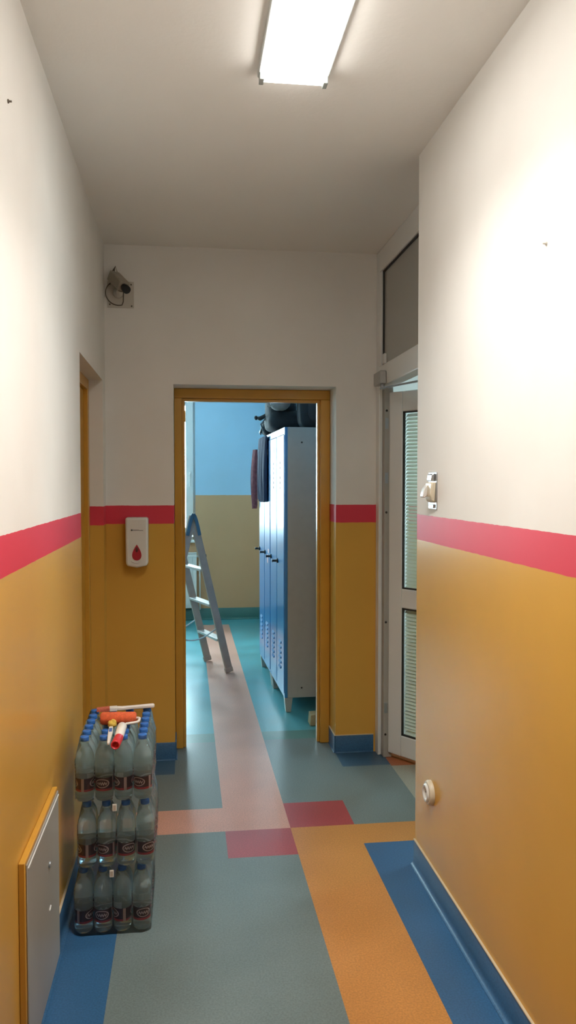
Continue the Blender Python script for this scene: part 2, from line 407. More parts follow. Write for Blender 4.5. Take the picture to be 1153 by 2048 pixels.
# local: leaf runs along -Y, thickness +X
LW, LH, LT = .90, 2.03, .062
def stile(n, y0, y1, z0, z1): return obj(n, B((0, LT, y0, y1, z0, z1)), M_pvc, lf, .005)
stile('hinge_stile', -.092, 0, .03, LH); stile('lock_stile', -LW, -LW+.105, .03, LH)
stile('top_rail', -LW+.105, -.092, LH-.11, LH); stile('bottom_rail', -LW+.105, -.092, .03, .145); stile('middle_rail', -LW+.105, -.092, .85, .955)
M_slat = mat('pale_green_slat', (.74, .80, .72), .5)
for z0, z1 in ((.145, .85), (.955, LH-.11)):
    bm = bmesh.new(); y0, y1 = -LW+.105, -.092
    for b in ((y0, y1, z0, z0+.009), (y0, y1, z1-.009, z1), (y0, y0+.009, z0, z1), (y1-.009, y1, z0, z1)):
        box(bm, .006, .016, *b)
    obj('gasket', bm, M_rubber, lf)
    obj('pane', B((.018, .022, y0, y1, z0, z1)), M_dglass, lf)
    bm = bmesh.new(); n = int((z1-z0)/.0195)
    for i in range(n):
        z = z0+.012+i*(z1-z0-.014)/n
        if i == 1 and z0 < .5: z += .006
        vs = box(bm, .027, .041, y0+.004, y1-.004, z, z+.0015)
        for v in vs: v.co.z += (v.co.x-.034)*1.12
    o = obj('blind', bm, M_slat, lf)
lh = obj('handle', B((-.012, 0, -LW+.035, -LW+.07, .95, 1.13)), M_whitepl, lf, .004)
bm = bmesh.new(); tube(bm, [(-.012, -LW+.05, 1.08), (-.05, -LW+.05, 1.08), (-.055, -LW+.07, 1.08), (-.055, -LW+.17, 1.08)], .009, 8); obj('lever', bm, M_whitepl, lh)
# door closer on the transom rail
dc = thing('door_closer', 'grey hydraulic door closer above the white glazed door', 'door closer', (FXP, YW-.19, 2.062))
obj('body', B((-.038, -.001, -.05, .10, -.0, .070)), mat('grey_closer_cover', (.40, .39, .37), .45), dc, .006)
bm = bmesh.new(); lathe(bm, [(0, -.028), (.013, -.028), (.013, 0), (0, 0)], 12, (-.019, -.03, 0)); obj('spindle', bm, M_zinc, dc)
bm = bmesh.new(); orient_box(bm, (.035, -.19, -.022), (.35, -1, 0), (1, .35, 0), (0, 0, 1), .175, .010, .003); obj('main_arm', bm, M_zinc, dc)
bm = bmesh.new(); tube(bm, [(.095, -.35, -.024), (.15, -.20, -.022), (.175, -.12, -.022)], .006, 8); lathe(bm, [(0, -.034), (.010, -.034), (.010, -.016), (0, -.016)], 10, (.095, -.35, 0)); obj('forearm', bm, M_zinc, dc)

# ------------------------------------------------------------------ locker room window and radiator
w = struct('window_1', B((WX0, WX1, YF+.10, YF+.16, WZ0, WZ0+.045), (WX0, WX1, YF+.10, YF+.16, WZ1-.045, WZ1),
                         (WX0, WX0+.035, YF+.10, YF+.16, WZ0+.045, WZ1-.045), (WX1-.02, WX1, YF+.10, YF+.16, WZ0+.045, WZ1-.045),
                         (-.86, -.80, YF+.10, YF+.16, WZ0+.045, WZ1-.045)), M_pvc, bevel=.003)
for (a, b) in ((WX0+.035, -.86), (-.80, WX1-.02)):
    z0, z1 = WZ0+.045, WZ1-.045
    obj('window_sash', B((a, a+.085, YF+.07, YF+.14, z0, z1), (b-.085, b, YF+.07, YF+.14, z0, z1), (a+.085, b-.085, YF+.07, YF+.14, z0, z0+.085), (a+.085, b-.085, YF+.07, YF+.14, z1-.085, z1)), M_pvc, w, .005)
    obj('window_pane', B((a+.085, b-.085, YF+.105, YF+.111, z0+.085, z1-.085)), M_glass, w)
bm = B((.030, .058, YF+.055, YF+.0701, 1.585, 1.655)); box(bm, .036, .052, YF+.02, YF+.034, 1.49, 1.635); box(bm, .037, .051, YF+.03, YF+.056, 1.61, 1.635)
obj('window_handle', bm, M_whitepl, w, .003)
struct('window_sill', B((WX0-.03, WX1+.02, YF-.05, YF+.10, WZ0-.03, WZ0-.001)), M_whitepl, None, .004)['kind'] = 'structure'
bpy.data.objects['window_sill'].name = 'trim_4'
M_orange = mat('orange_paper', (.85, .30, .08), .6)
tag(obj('window_sticker', B((-.085, .0, YF+.1035, YF+.1045, 2.21, 2.34)), M_orange), 'small orange sheet stuck high on the locker room window pane', 'sticker')
rad = thing('radiator', 'white panel radiator below the locker room window, behind the stepladder', 'radiator', (-.75, YF, .15))
bm = bmesh.new()
W2 = .865
N = 40
for i in range(N):
    x0 = -W2 + i*2*W2/N; box(bm, x0+.003, x0+2*W2/N-.003, -.105, -.09, .03, .57)
box(bm, -W2, W2, -.098, -.035, .0, .60)
obj('panel', bm, M_whitepl, rad, .002)
obj('top_grille', B((-W2, W2, -.105, -.03, .601, .612)), M_whitepl, rad, .002)
for a in (-W2+.2, W2-.24): obj('bracket', B((a, a+.04, -.035, -.001, .05, .55)), M_alu, rad)
bm = bmesh.new(); lathe(bm, [(0, W2), (.012, W2), (.012, W2+.04), (0, W2+.04)], 10, (0, -.07, .57), 'x'); tube(bm, [(W2+.03, -.07, .57), (W2+.035, -.07, .3), (W2+.035, -.05, -.02), (W2+.035, -.012, -.03)], .009, 8)
obj('pipe', bm, M_whitepl, rad)
bm = bmesh.new(); lathe(bm, [(0, W2+.04), (.02, W2+.04), (.024, W2+.06), (.022, W2+.105), (0, W2+.11)], 14, (0, -.07, .57), 'x'); obj('valve_knob', bm, M_black, rad)

# daylight enters by the window: portal guides the sky light through it
pl = bpy.data.lights.new('window_portal', 'AREA'); pl.shape = 'RECTANGLE'; pl.size = WX1-WX0; pl.size_y = WZ1-WZ0
pl.cycles.is_portal = True
po = bpy.data.objects.new('window_portal', pl); C.objects.link(po); po.location = ((WX0+WX1)/2, YF+T+.01, (WZ0+WZ1)/2); po.rotation_euler = (R(-90), 0, 0)

# ------------------------------------------------------------------ ceiling luminaire
lamp = thing('ceiling_light', 'long lit rectangular ceiling light with a white diffuser', 'ceiling light', (.336, 1.885, ZC))
hw, hl = .098, .625
bm = bmesh.new(); box(bm, -hw-.012, hw+.012, -hl-.012, hl+.012, -.022, -.0005); obj('housing', bm, mat('light_housing', (.55, .57, .56), .45), lamp, .004)
M_diff, n, l, p = newmat('lit_diffuser'); p.inputs['Base Color'].default_value = (.9, .9, .9, 1)
p.inputs['Emission Color'].default_value = (*LAMP_COL, 1); p.inputs['Emission Strength'].default_value = LAMP_DIFF
bm = bmesh.new(); box(bm, -hw, hw, -hl, hl, -.040, -.0225); obj('diffuser', bm, M_diff, lamp, .006, 3)
M_clip = mat('clip_grey', (.38, .42, .41), .4)
for a in (-hw-.008, hw-.006): obj('end_clip', B((a, a+.014, hl-.03, hl+.008, -.044, -.012)), M_clip, lamp, .002)
al = bpy.data.lights.new('luminaire_beam', 'AREA'); al.shape = 'RECTANGLE'; al.size = hw*2; al.size_y = hl*2; al.energy = LAMP_AREA_W; al.spread = R(116); al.color = LAMP_COL
ao = bpy.data.objects.new('luminaire_beam', al); C.objects.link(ao); ao.parent = lamp; ao.location = (0, 0, -.044)

# ------------------------------------------------------------------ wall pieces in the corridor
# soap dispenser
sd = thing('soap_dispenser', 'white wall soap dispenser with a red drop-shaped window', 'soap dispenser', (-.262, YW, 1.078))
bm = bmesh.new(); hw2 = .0605
out = []
for i in range(9):   # bottom rounded outline
    a = PI + PI*i/8; out.append((hw2*.97*math.cos(a)*1.0, .035 + .035*math.sin(a)))
out = [(-hw2*.97, .03)] + [(-hw2*.97+.018*(1-math.cos(PI/2*k/4)), .03-.022*math.sin(PI/2*k/4)) for k in range(1, 5)] + [(0, 0)] + [(hw2*.97-.018*(1-math.cos(PI/2*k/4)), .03-.022*math.sin(PI/2*k/4)) for k in range(4, 0, -1)] + [(hw2*.97, .03), (hw2, .27), (-hw2, .27)]
prism(bm, [(x, -.085, z) for x, z in out], (0, .084, 0))
obj('body', bm, M_whitepl, sd, .012, 4)
bm = bmesh.new(); pts = []
for i in range(28):
    t = 2*PI*i/28; pts.append((.0262*math.sin(t)*math.sin(t/2)**1.1*1.25, -.0875, .083 + .043*math.cos(t)))
prism(bm, [(x, y, z) for x, y, z in pts], (0, .004, 0)); obj('level_window', bm, mat('red_clear_plastic', (.42, .015, .05), .15, coat=.5), sd)
bm = bmesh.new(); blob(bm, (0, -.0875, .098), (.008, .002, .014), 12, 8); obj('lock', bm, mat('dark_lock', (.12, .02, .03), .3), sd)
bm = bmesh.new(); lathe(bm, [(0, -.0868), (.0045, -.0868), (.0045, -.0845), (0, -.0845)], 12, (-.026, 0, .203), 'y'); box(bm, -.022, .012, -.0866, -.0845, .2015, .2042); box(bm, .012, .034, -.0866, -.0845, .1995, .2015)
obj('printed_mark', bm, mat('dark_print', (.06, .065, .07), .5), sd)
bm = bmesh.new(); tube(bm, [(-.028, -.086, .037), (-.012, -.0865, .027), (.012, -.0865, .027), (.028, -.086, .037)], .0022, 6); obj('push_lip', bm, M_whitepl, sd)

# surveillance camera
sc = thing('surveillance_camera', 'old beige surveillance camera with a black lens high on the back wall', 'camera', (-.345, YW, 2.545))
M_beige = mat('aged_beige_metal', (.40, .35, .27), .5, noise=.15, nscale=30)
M_plate = mat('painted_plate', (.62, .58, .51), .6)
pt = obj('mounting_plate', B((-.068, .072, -.006, -.0005, -.072, .068)), M_plate, sd and sc, .002)
M_screw = mat('dark_screw', (.10, .08, .06), .5)
for x, z in ((-.055, .052), (.058, .052), (-.055, -.055), (.060, -.062)):
    bm = bmesh.new(); lathe(bm, [(0, -.009), (.0045, -.009), (.0045, -.005), (0, -.005)], 8, (x, 0, z), 'y'); obj('screw', bm, M_screw, pt)
bm = bmesh.new(); lathe(bm, [(0, -.006), (.028, -.006), (.024, -.016), (.010, -.022), (.009, -.06), (0, -.06)], 16, (-.01, 0, .005), 'y'); obj('bracket', bm, M_plate, sc)
ax = Vector((.44, -.70, -.56)).normalized(); up = Vector((.25, -.25, .93)); side = ax.cross(up).normalized(); up = side.cross(ax).normalized()
cc = Vector((-.002, -.090, .048))
bm = bmesh.new(); orient_box(bm, cc, ax, side, up, .072, .029, .027); obj('housing', bm, M_beige, sc, .005)
bm = bmesh.new(); tip = cc + ax*.072
tube(bm, [tip-ax*.002, tip+ax*.012, tip+ax*.013, tip+ax*.040], [.018, .018, .021, .021], 18); obj('lens', bm, M_black, sc)
bm = bmesh.new(); orient_box(bm, cc - up*.030 + side*0, ax, side, up, .058, .012, .004); obj('mount_rail', bm, mat('dark_bracket', (.10, .08, .055), .5), sc)
bk = cc - ax*.072
bm = bmesh.new()
def arc(c, rx, rz, a0, a1, n, y): return [(c[0]+rx*math.cos(R(a0+(a1-a0)*i/n)), y, c[1]+rz*math.sin(R(a0+(a1-a0)*i/n))) for i in range(n+1)]
tube(bm, [tuple(bk)] + [(-.035, -.035, .105), (-.022, -.03, .140), (-.040, -.025, .115)] + arc((-.008, .005), .068, .066, 125, 285, 16, -.014) + [(.018, -.03, -.045), (.024, -.09, .01)], .0028, 6)
obj('cable', bm, mat('dark_cable', (.11, .09, .06), .6), sc)
bm = bmesh.new(); tube(bm, [(-.030, -.04, .095), (-.022, -.03, .142), (-.010, -.04, .100)], .004, 6); obj('gland', bm, M_beige, sc)

# chrome and cream wall catch on right wall
wc = thing('wall_catch', 'shiny steel and cream plastic catch on the right wall above the red stripe', 'wall catch', (XR, 2.87, 1.505))
bm = bmesh.new(); box(bm, -.004, -.0005, -.048, .048, -.068, .068); obj('back_plate', bm, M_chrome, wc, .0015)
bm = bmesh.new(); prism(bm, [(-.004, -.044, .032), (-.020, -.038, .030), (-.024, -.036, -.010), (-.018, -.034, -.036), (-.004, -.034, -.046)], (0, .070, 0)); obj('housing', bm, M_cream, wc, .004)
bm = bmesh.new(); prism(bm, [(-.022, .000, .022), (-.034, .002, .008), (-.040, .006, -.024), (-.032, .008, -.027), (-.022, .004, -.020)], (0, .034, 0)); obj('tongue', bm, M_whitepl, wc, .003)
bm = bmesh.new(); prism(bm, [(-.004, -.030, .064), (-.016, -.028, .060), (-.018, -.026, .036), (-.004, -.026, .034)], (0, .052, 0)); obj('clamp', bm, M_chrome, wc, .003)
bm = bmesh.new(); box(bm, -.010, -.004, -.026, .026, -.064, -.050); obj('foot_clip', bm, M_chrome, wc, .002)

# small wall plugs left in the plaster
M_plug = mat('dark_wall_plug', (.16, .13, .10), .7)
for sx, y, z, lb in ((1, 2.07, 2.47, 'tiny dark wall plug high on the left wall'), (-1, 1.95, 2.14, 'tiny wall plug high on the right wall above the catch')):
    bm = bmesh.new(); lathe(bm, [(0, sx*.0005), (.005, sx*.0005), (.005, sx*.003), (.0025, sx*.004), (.0025, sx*.010), (0, sx*.010)], 10, (0, 0, 0), 'x')
    o = obj('wall_plug', bm, M_plug if sx > 0 else M_plate); o.location = (XL if sx > 0 else XR, y, z); tag(o, lb, 'wall plug')
# round socket on the right wall
so = thing('wall_socket', 'round cream plastic wall socket low on the right ochre wall', 'socket', (XR, 2.87, .372))
bm = bmesh.new(); lathe(bm, [(0, -.0005), (.046, -.0005), (.046, -.010), (.041, -.018), (.036, -.019), (0, -.019)], 32, (0, 0, 0), 'x'); obj('base', bm, M_cream, so, smooth=40)
bm = bmesh.new(); lathe(bm, [(.0, -.0195), (.018, -.0195), (.021, -.0205), (.024, -.026), (.030, -.027), (.033, -.024), (.035, -.0195)], 32, (0, 0, 0), 'x'); obj('collar', bm, M_whitepl, so, smooth=50)
bm = bmesh.new(); 
for yy in (-.0095, .0095):
    bm = bmesh.new(); lathe(bm, [(0, -.0205), (.0028, -.0205), (.0028, -.0193), (0, -.0193)], 8, (0, yy, 0), 'x'); obj('contact_hole', bm, M_black, so)

# electrical cabinet door low on left wall
ec = thing('electrical_cabinet', 'low grey metal cabinet door with ochre edges on the left wall', 'cabinet', (XL, 2.34, .0))
obj('body', B((.0005, .017, -.262, .262, .012, .562)), M_frame, ec, .002)
dr = obj('door', B((.0172, .021, -.250, .255, .02, .552)), M_cab, ec, .0015)
bm = bmesh.new(); lathe(bm, [(0, .021), (.009, .021), (.009, .026), (.004, .027), (0, .027)], 14, (0, .07, .40), 'x'); obj('lock', bm, M_zinc, dr)
bm = bmesh.new(); tube(bm, [(.022, .065, .262), (.022, .085, .268)], .0025, 6); obj('pale_tab', bm, M_whitepl, dr)  # small pale tab below the lock
bm = B((.021, .0235, -.245, .250, .538, .542)); obj('door_highlight', bm, M_whitepl, dr)  # white strip stands in for the highlight along the door's top

# ------------------------------------------------------------------ bottles
M_water, n, l, p = newmat('bottled_water')
p.inputs['Base Color'].default_value = (.80, .97, 1.0, 1); p.inputs['Roughness'].default_value = .03; p.inputs['IOR'].default_value = 1.30
p.inputs['Transmission Weight'].default_value = .80
M_cap = mat('blue_cap', (.03, .15, .50), .35)
M_lab, n, l, p = newmat('bottle_label')
uv = n.new('ShaderNodeUVMap'); sp = n.new('ShaderNodeSeparateXYZ'); l.new(uv.outputs[0], sp.inputs[0])
def mth(op, a, b=None, c=None):
    k = n.new('ShaderNodeMath'); k.operation = op
    for i, v in enumerate((a, b, c)):
        if v is None: continue
        if isinstance(v, (int, float)): k.inputs[i].default_value = v
        else: l.new(v, k.inputs[i])
    return k.outputs[0]
U, V = sp.outputs[0], sp.outputs[1]
u2 = mth('FRACT', mth('MULTIPLY', U, 2))
eu = mth('DIVIDE', mth('SUBTRACT', u2, .38), .27); ev = mth('DIVIDE', mth('SUBTRACT', V, .58), .34)
rad2 = mth('ADD', mth('MULTIPLY', eu, eu), mth('MULTIPLY', ev, ev))
inside = mth('LESS_THAN', rad2, 1.0); core = mth('LESS_THAN', rad2, .68)
ring = mth('SUBTRACT', inside, core)
wv = mth('ABSOLUTE', mth('SUBTRACT', mth('ADD', V, mth('MULTIPLY', mth('SINE', mth('MULTIPLY', u2, 75)), .07)), .57))
script = mth('MULTIPLY', mth('LESS_THAN', wv, .075), mth('LESS_THAN', rad2, .5))
light = mth('MAXIMUM', ring, script)
bar = mth('MULTIPLY', mth('GREATER_THAN', u2, .80), mth('LESS_THAN', u2, .90))
redp = mth('MULTIPLY', mth('LESS_THAN', V, .16), 1.0)
def mixc(f, a, b):
    x = n.new('ShaderNodeMix'); x.data_type = 'RGBA'; l.new(f, x.inputs[0])
    for i, v in ((6, a), (7, b)):
        if isinstance(v, tuple): x.inputs[i].default_value = (*v, 1)
        else: l.new(v, x.inputs[i])
    return x.outputs[2]
col = mixc(redp, (.055, .018, .03), (.45, .05, .07)); col = mixc(bar, col, (.55, .42, .42)); col = mixc(light, col, (.60, .50, .52))
l.new(col, p.inputs['Base Color']); p.inputs['Roughness'].default_value = .35

BH = .220; BR = .0312
prof = [(0, .004), (.018, .001), (.026, .002), (.0305, .010), (BR, .020), (BR, .034), (.0298, .037), (.0298, .082), (BR, .086), (BR, .100), (.0302, .105), (BR, .110), (BR, .136), (.0312, .148), (.0288, .162), (.0235, .177), (.0165, .190), (.0130, .198), (.0160, .2005), (.0160, .2035), (.0125, .2045), (0, .2046)]
bmb = bmesh.new(); lathe(bmb, prof, 20)
for f_ in bmb.faces: f_.smooth = True
capm = bmesh.new(); lathe(capm, [(0, .2048), (.0148, .2048), (.0150, .2062), (.0150, .2175), (.0138, .2195), (0, .2200)], 18)
labm = bmesh.new(); rr = []
uvl = labm.loops.layers.uv.new('UVMap')
NN = 24
for z in (.0375, .0815): rr.append([labm.verts.new((.0306*math.cos(2*PI*i/NN), .0306*math.sin(2*PI*i/NN), z)) for i in range(NN)])
for i in range(NN):
    j = (i+1) % NN
    fc = labm.faces.new((rr[0][i], rr[0][j], rr[1][j], rr[1][i])); fc.smooth = True
    for lp, (a, b) in zip(fc.loops, ((i/NN, 0), ((i+1)/NN, 0), ((i+1)/NN, 1), (i/NN, 1))): lp[uvl].uv = (a, b)
G = 'water bottles in the three stacked packs'
b0 = thing('water_bottle', '', 'bottle', group=G)
ch = [obj('bottle_body', bmb, M_water, b0), obj('cap', capm, M_cap, b0), obj('paper_label', labm, M_lab, b0)]
SX, SY = .0650, .0640     # pitch
LY0 = 2.72
layers = [('bottom', -.385, LY0, 0.004), ('middle', -.372, LY0+.005, 0.004+BH+.004), ('top', -.379, LY0+.012, 0.004+2*(BH+.004))]
ordn = ['front', 'second', 'third', 'fourth', 'fifth', 'rearmost']
coln = ['leftmost', 'second from left', 'second from right', 'rightmost']
first = True
rnd = random.Random(3)
for nm, x0, y0, z in layers:
    for r_ in range(6):
        for c_ in range(4):
            if nm != 'top' and not (r_ < 2 or c_ >= 3): continue
            if first: b = b0; first = False
            else:
                b = b0.copy(); C.objects.link(b)
                for q in ch:
                    k = q.copy(); C.objects.link(k); k.parent = b
            b.location = (x0 + BR + .001 + c_*SX, y0 + BR + r_*SY, z); b.rotation_euler = (0, 0, rnd.uniform(0, 2*PI))
            b['label'] = 'blue-capped water bottle, %s pack, %s row%s, %s' % (nm, ordn[r_], ' from the front' if 0 < r_ < 5 else '', coln[c_])
# shrink film round each pack
M_film = clear_mat('shrink_film', (.985, .995, 1.0), .20, .05, bump=1.0, bscale=42, haze=.015)
M_tag = mat('tan_tag', (.50, .42, .33), .6); M_tagw = mat('white_tag', (.80, .78, .72), .5)
for nm, x0, y0, z in layers:
    bm = bmesh.new(); per = []
    r2 = BR+.0022; n_ = 7
    cx0, cx1 = x0+BR+.001, x0+BR+.001+3*SX; cy0, cy1 = y0+BR, y0+BR+5*SY
    def arcpts(cx, cy, a0, a1):
        for i in range(n_): 
            a = R(a0+(a1-a0)*i/(n_-1)); per.append((cx+r2*math.cos(a), cy+r2*math.sin(a)))
    arcpts(cx0, cy0, 180, 290); [arcpts(cx0+k*SX, cy0, 250, 290) for k in (1, 2)]; arcpts(cx1, cy0, 250, 360)
    [arcpts(cx1, cy0+k*SY, -20, 20) for k in (1, 2, 3, 4)]; arcpts(cx1, cy1, 0, 110); [arcpts(cx0+k*SX, cy1, 70, 110) for k in (2, 1)]; arcpts(cx0, cy1, 90, 180)
    [arcpts(cx0, cy0+k*SY, 160, 200) for k in (4, 3, 2, 1)]
    mx_, my_ = (cx0+cx1)/2, (cy0+cy1)/2
    lv = [(0.0, 1.0, 0), (.03, 1.0, 0), (.06, 1.0, 0), (.10, 1.0, 0), (.14, 1.0, 0), (.165, .0, .006), (.195, .0, .012), (.2165, .0, .017)]
    rings = []
    rq = random.Random(len(nm))
    for h, _, ins in lv:
        ring_ = []
        for (px, py) in per:
            dx, dy = px-mx_, py-my_; ln = math.hypot(dx, dy)
            j = rq.uniform(-.0008, .0016)
            sx = max(-1, min(1, dx/(cx1-mx_+r2))); sy = max(-1, min(1, dy/(cy1-my_+r2)))
            ring_.append(bm.verts.new((px - ins*sx**3 + j*dx/ln, py - ins*sy**3 + j*dy/ln, h)))
        rings.append(ring_)
    for a, b in zip(rings, rings[1:]):
        for i in range(len(a)):
            k = (i+1) % len(a); f_ = bm.faces.new((a[i], a[k], b[k], b[i])); f_.smooth = True
    for v in bm.verts: v.co.x -= mx_; v.co.y -= my_
    fl = thing('shrink_wrap', 'clear plastic shrink wrap around the %s pack of water bottles' % nm, 'packaging', (mx_, my_, z), group='shrink wraps of the three packs')
    obj('film', bm, M_film, fl)
    if nm != 'top':
        tx = -.002 if nm == 'middle' else .0
        t_ = obj('carry_tag', B((tx-.007, tx+.007, cy0-r2-my_-.004, cy0-r2-my_-.0025, .196, .221)), M_tagw, fl, .0008)
        obj('print_patch', B((tx-.0045, tx+.0045, cy0-r2-my_-.0048, cy0-r2-my_-.0041, .2, .2165)), M_tag, t_)
    hs = obj('carry_strap', B((.02, .045, cy0-r2-my_-.0015, cy0-r2-my_+.0005, .10, .17)), M_film, fl)
TOPZ = 0.004 + 2*(BH+.004) + BH + .001

# painting tools on the top pack
M_red = mat('red_plastic', (.62, .03, .04), .3); M_foam = mat('orange_foam', (.85, .16, .06), .95, noise=.25, nscale=90, bump=1, bscale=400)
M_yel = mat('yellow_foam', (.80, .55, .10), .95, noise=.2, nscale=80, bump=1, bscale=300); M_wp = mat('white_handle', (.80, .76, .70), .35)
# brush at the back
pb = thing('paint_brush', 'flat paint brush with red-orange bristles and white handle at the back', 'paint brush', (-.262, 3.055, TOPZ+.008), (0, 0, R(6)))
bm = bmesh.new(); prism(bm, [(.0, -.012, -.006), (.02, -.010, -.007), (.05, -.007, -.006), (.09, -.009, -.005), (.137, -.011, -.004), (.140, 0, -.004), (.137, .011, -.004), (.09, .009, -.005), (.05, .007, -.006), (.02, .010, -.007), (0, .012, -.006)], (0, 0, .013)); obj('handle', bm, M_wp, pb, .003)
obj('ferrule', B((-.028, .001, -.014, .014, -.0075, .0075)), M_wp, pb, .002)
bm = bmesh.new(); prism(bm, [(-.075, -.015, -.005), (-.028, -.014, -.007), (-.028, -.014, .007), (-.075, -.012, .004)], (0, .029, 0)); obj('bristles', bm, mat('red_bristle', (.62, .15, .09), .9, noise=.3, nscale=150), pb)
# roller
pr = thing('paint_roller', 'paint roller with orange foam sleeve and red-tipped white handle', 'paint roller', (-.246, 2.812, TOPZ+.023), (0, 0, R(-4)))
bm = bmesh.new(); lathe(bm, [(.006, -.063), (.018, -.062), (.0222, -.056), (.0225, 0), (.0222, .056), (.018, .062), (.006, .063), (0, .063)], 22, (0, .062, 0), 'x'); lathe(bm, [(0, -.062), (.006, -.062)], 22, (0, .062, 0), 'x'); obj('sleeve', bm, M_foam, pr)
bm = bmesh.new(); tube(bm, [(.060, .062, 0), (.071, .062, 0), (.075, .058, 0), (.075, .030, -.002), (.070, .022, -.003), (.036, .008, -.004), (.024, -.004, -.005), (.020, -.030, -.005)], .0046, 8); obj('wire_arm', bm, M_wp, pr)
bm = bmesh.new(); tube(bm, [(.024, -.008, -.005), (.025, -.020, -.005), (.027, -.075, -.007), (.029, -.128, -.010)], [.012, .016, .0158, .0145], 16); obj('handle', bm, M_wp, pr)
bm = bmesh.new(); lathe(bm, [(.0148, .0), (.0150, -.006), (.0150, -.075), (.0142, -.080), (.0112, -.080), (.0100, -.070), (0, -.062)], 18, (.0292, -.122, -.0105), 'y'); obj('grip_end', bm, M_red, pr)
# small brush with yellow head
ys = thing('detail_brush', 'small yellow sponge brush with a white handle beside the paint roller', 'paint brush', (-.262, 2.795, TOPZ+.006), (0, 0, R(3)))
bm = bmesh.new(); blob(bm, (.004, .045, .008), (.015, .020, .013), 16, 10, .25, 4, .8); obj('sponge_head', bm, M_yel, ys)
bm = bmesh.new(); prism(bm, [(-.007, .028, -.004), (-.008, -.04, -.004), (-.006, -.150, -.004), (.002, -.150, -.004), (.008, -.04, -.004), (.007, .028, -.004)], (0, 0, .009)); h_ = obj('handle', bm, M_wp, ys, .002)
obj('blue_mark', B((-.005, .005, -.035, .005, .0051, .0056)), mat('blue_print', (.05, .14, .42), .5), h_)

# ------------------------------------------------------------------ lockers
LX0, LX1 = .647, 1.145
M_dark = mat('dark_gap', (.03, .03, .03), .7)
M_stick = mat('pink_white_sticker', (.72, .48, .50), .6)
def locker(label, y0, rot=0):
    t = thing('locker', label, 'locker', (LX0-(y0-5.24)*math.tan(R(1.5)), y0, 0), (0, 0, R(1.5)))
    Dp, Wd = .465, .70
    obj('cabinet', B((.020, Dp, 0.0, .018, .10, 1.90), (.020, Dp, Wd-.018, Wd, .10, 1.90), (Dp-.01, Dp, .018, Wd-.018, .10, 1.90), (.020, Dp-.01, .018, Wd-.018, .10, .118), (.020, Dp-.01, .018, Wd-.018, 1.882, 1.90), (.022, Dp-.01, Wd/2-.008, Wd/2+.008, .118, 1.882)), M_lockside, t, .002)
    obj('front_frame', B((0, .0199, 0, .016, .10, 1.90), (0, .0199, Wd-.016, Wd, .10, 1.90), (0, .0199, .016, Wd-.016, .10, .125), (0, .0199, .016, Wd-.016, 1.855, 1.90), (0, .0199, Wd/2-.01, Wd/2+.01, .125, 1.855)), M_lockblue, t, .0015)
    for k in (0, 1):
        a, b = (.018, Wd/2-.012) if k == 0 else (Wd/2+.012, Wd-.018)
        dr = obj('door', B((-.004, .014, a, b, .128, 1.850)), M_lockblue, t, .002)
        bm = bmesh.new(); cy = (a+b)/2
        for i in range(6):
            z = 1.50+i*.034; lathe(bm, [(0, -.0055), (.011, -.0055), (.011, -.004), (0, -.004)], 10, (0, cy, z), 'x')
        obj('air_hole', bm, M_dark, dr)
        bm = bmesh.new()
        for i in range(6):
            z = .27+i*.034; prism(bm, [(-.004, cy-.05, z), (-.012, cy-.05, z), (-.004, cy-.05, z+.018)], (0, .10, 0))
        obj('louvre', bm, M_lockblue, dr)
        obj('card_holder', B((-.007, -.004, cy-.03, cy+.03, 1.745, 1.79)), M_alu, dr)
        bm = bmesh.new(); lathe(bm, [(0, -.004), (.016, -.004), (.016, -.012), (.009, -.014), (.008, -.040), (.013, -.044), (0, -.046)], 14, (0, b-.04, .99), 'x')
        hd = obj('lock_handle', bm, M_black, dr)
    for x, y in ((.02, .02), (.02, Wd-.06), (Dp-.06, .02), (Dp-.06, Wd-.06)):
        bm = bmesh.new(); vs = box(bm, x-.02, x+.035, y-.019, y+.04, 0.001, .0995)
        for v in vs:
            if v.co.z < .01: v.co.x = x+.008 + (v.co.x-x-.008)*.62; v.co.y = y+.01+(v.co.y-y-.01)*.62
        obj('leg', bm, M_lockside, t, .002)
    bm = bmesh.new()
    for z in (.165, 1.80): lathe(bm, [(0, -.0012), (.006, -.0012), (.006, .0002), (0, .0002)], 8, (.115, 0, z), 'y')
    obj('side_hole', bm, M_dark, t)
    return t
l1 = locker('nearer blue metal locker with a grey side, just inside the doorway', 5.24)
l2 = locker('farther blue metal locker with clothes hanging on its doors', 5.945)
obj('sticker', B((-.0055, -.0045, .12, .17, .92, .985)), M_stick, l2)
obj('sticker', B((-.0055, -.0045, .06, .12, 1.0, 1.03)), M_stick, l2)

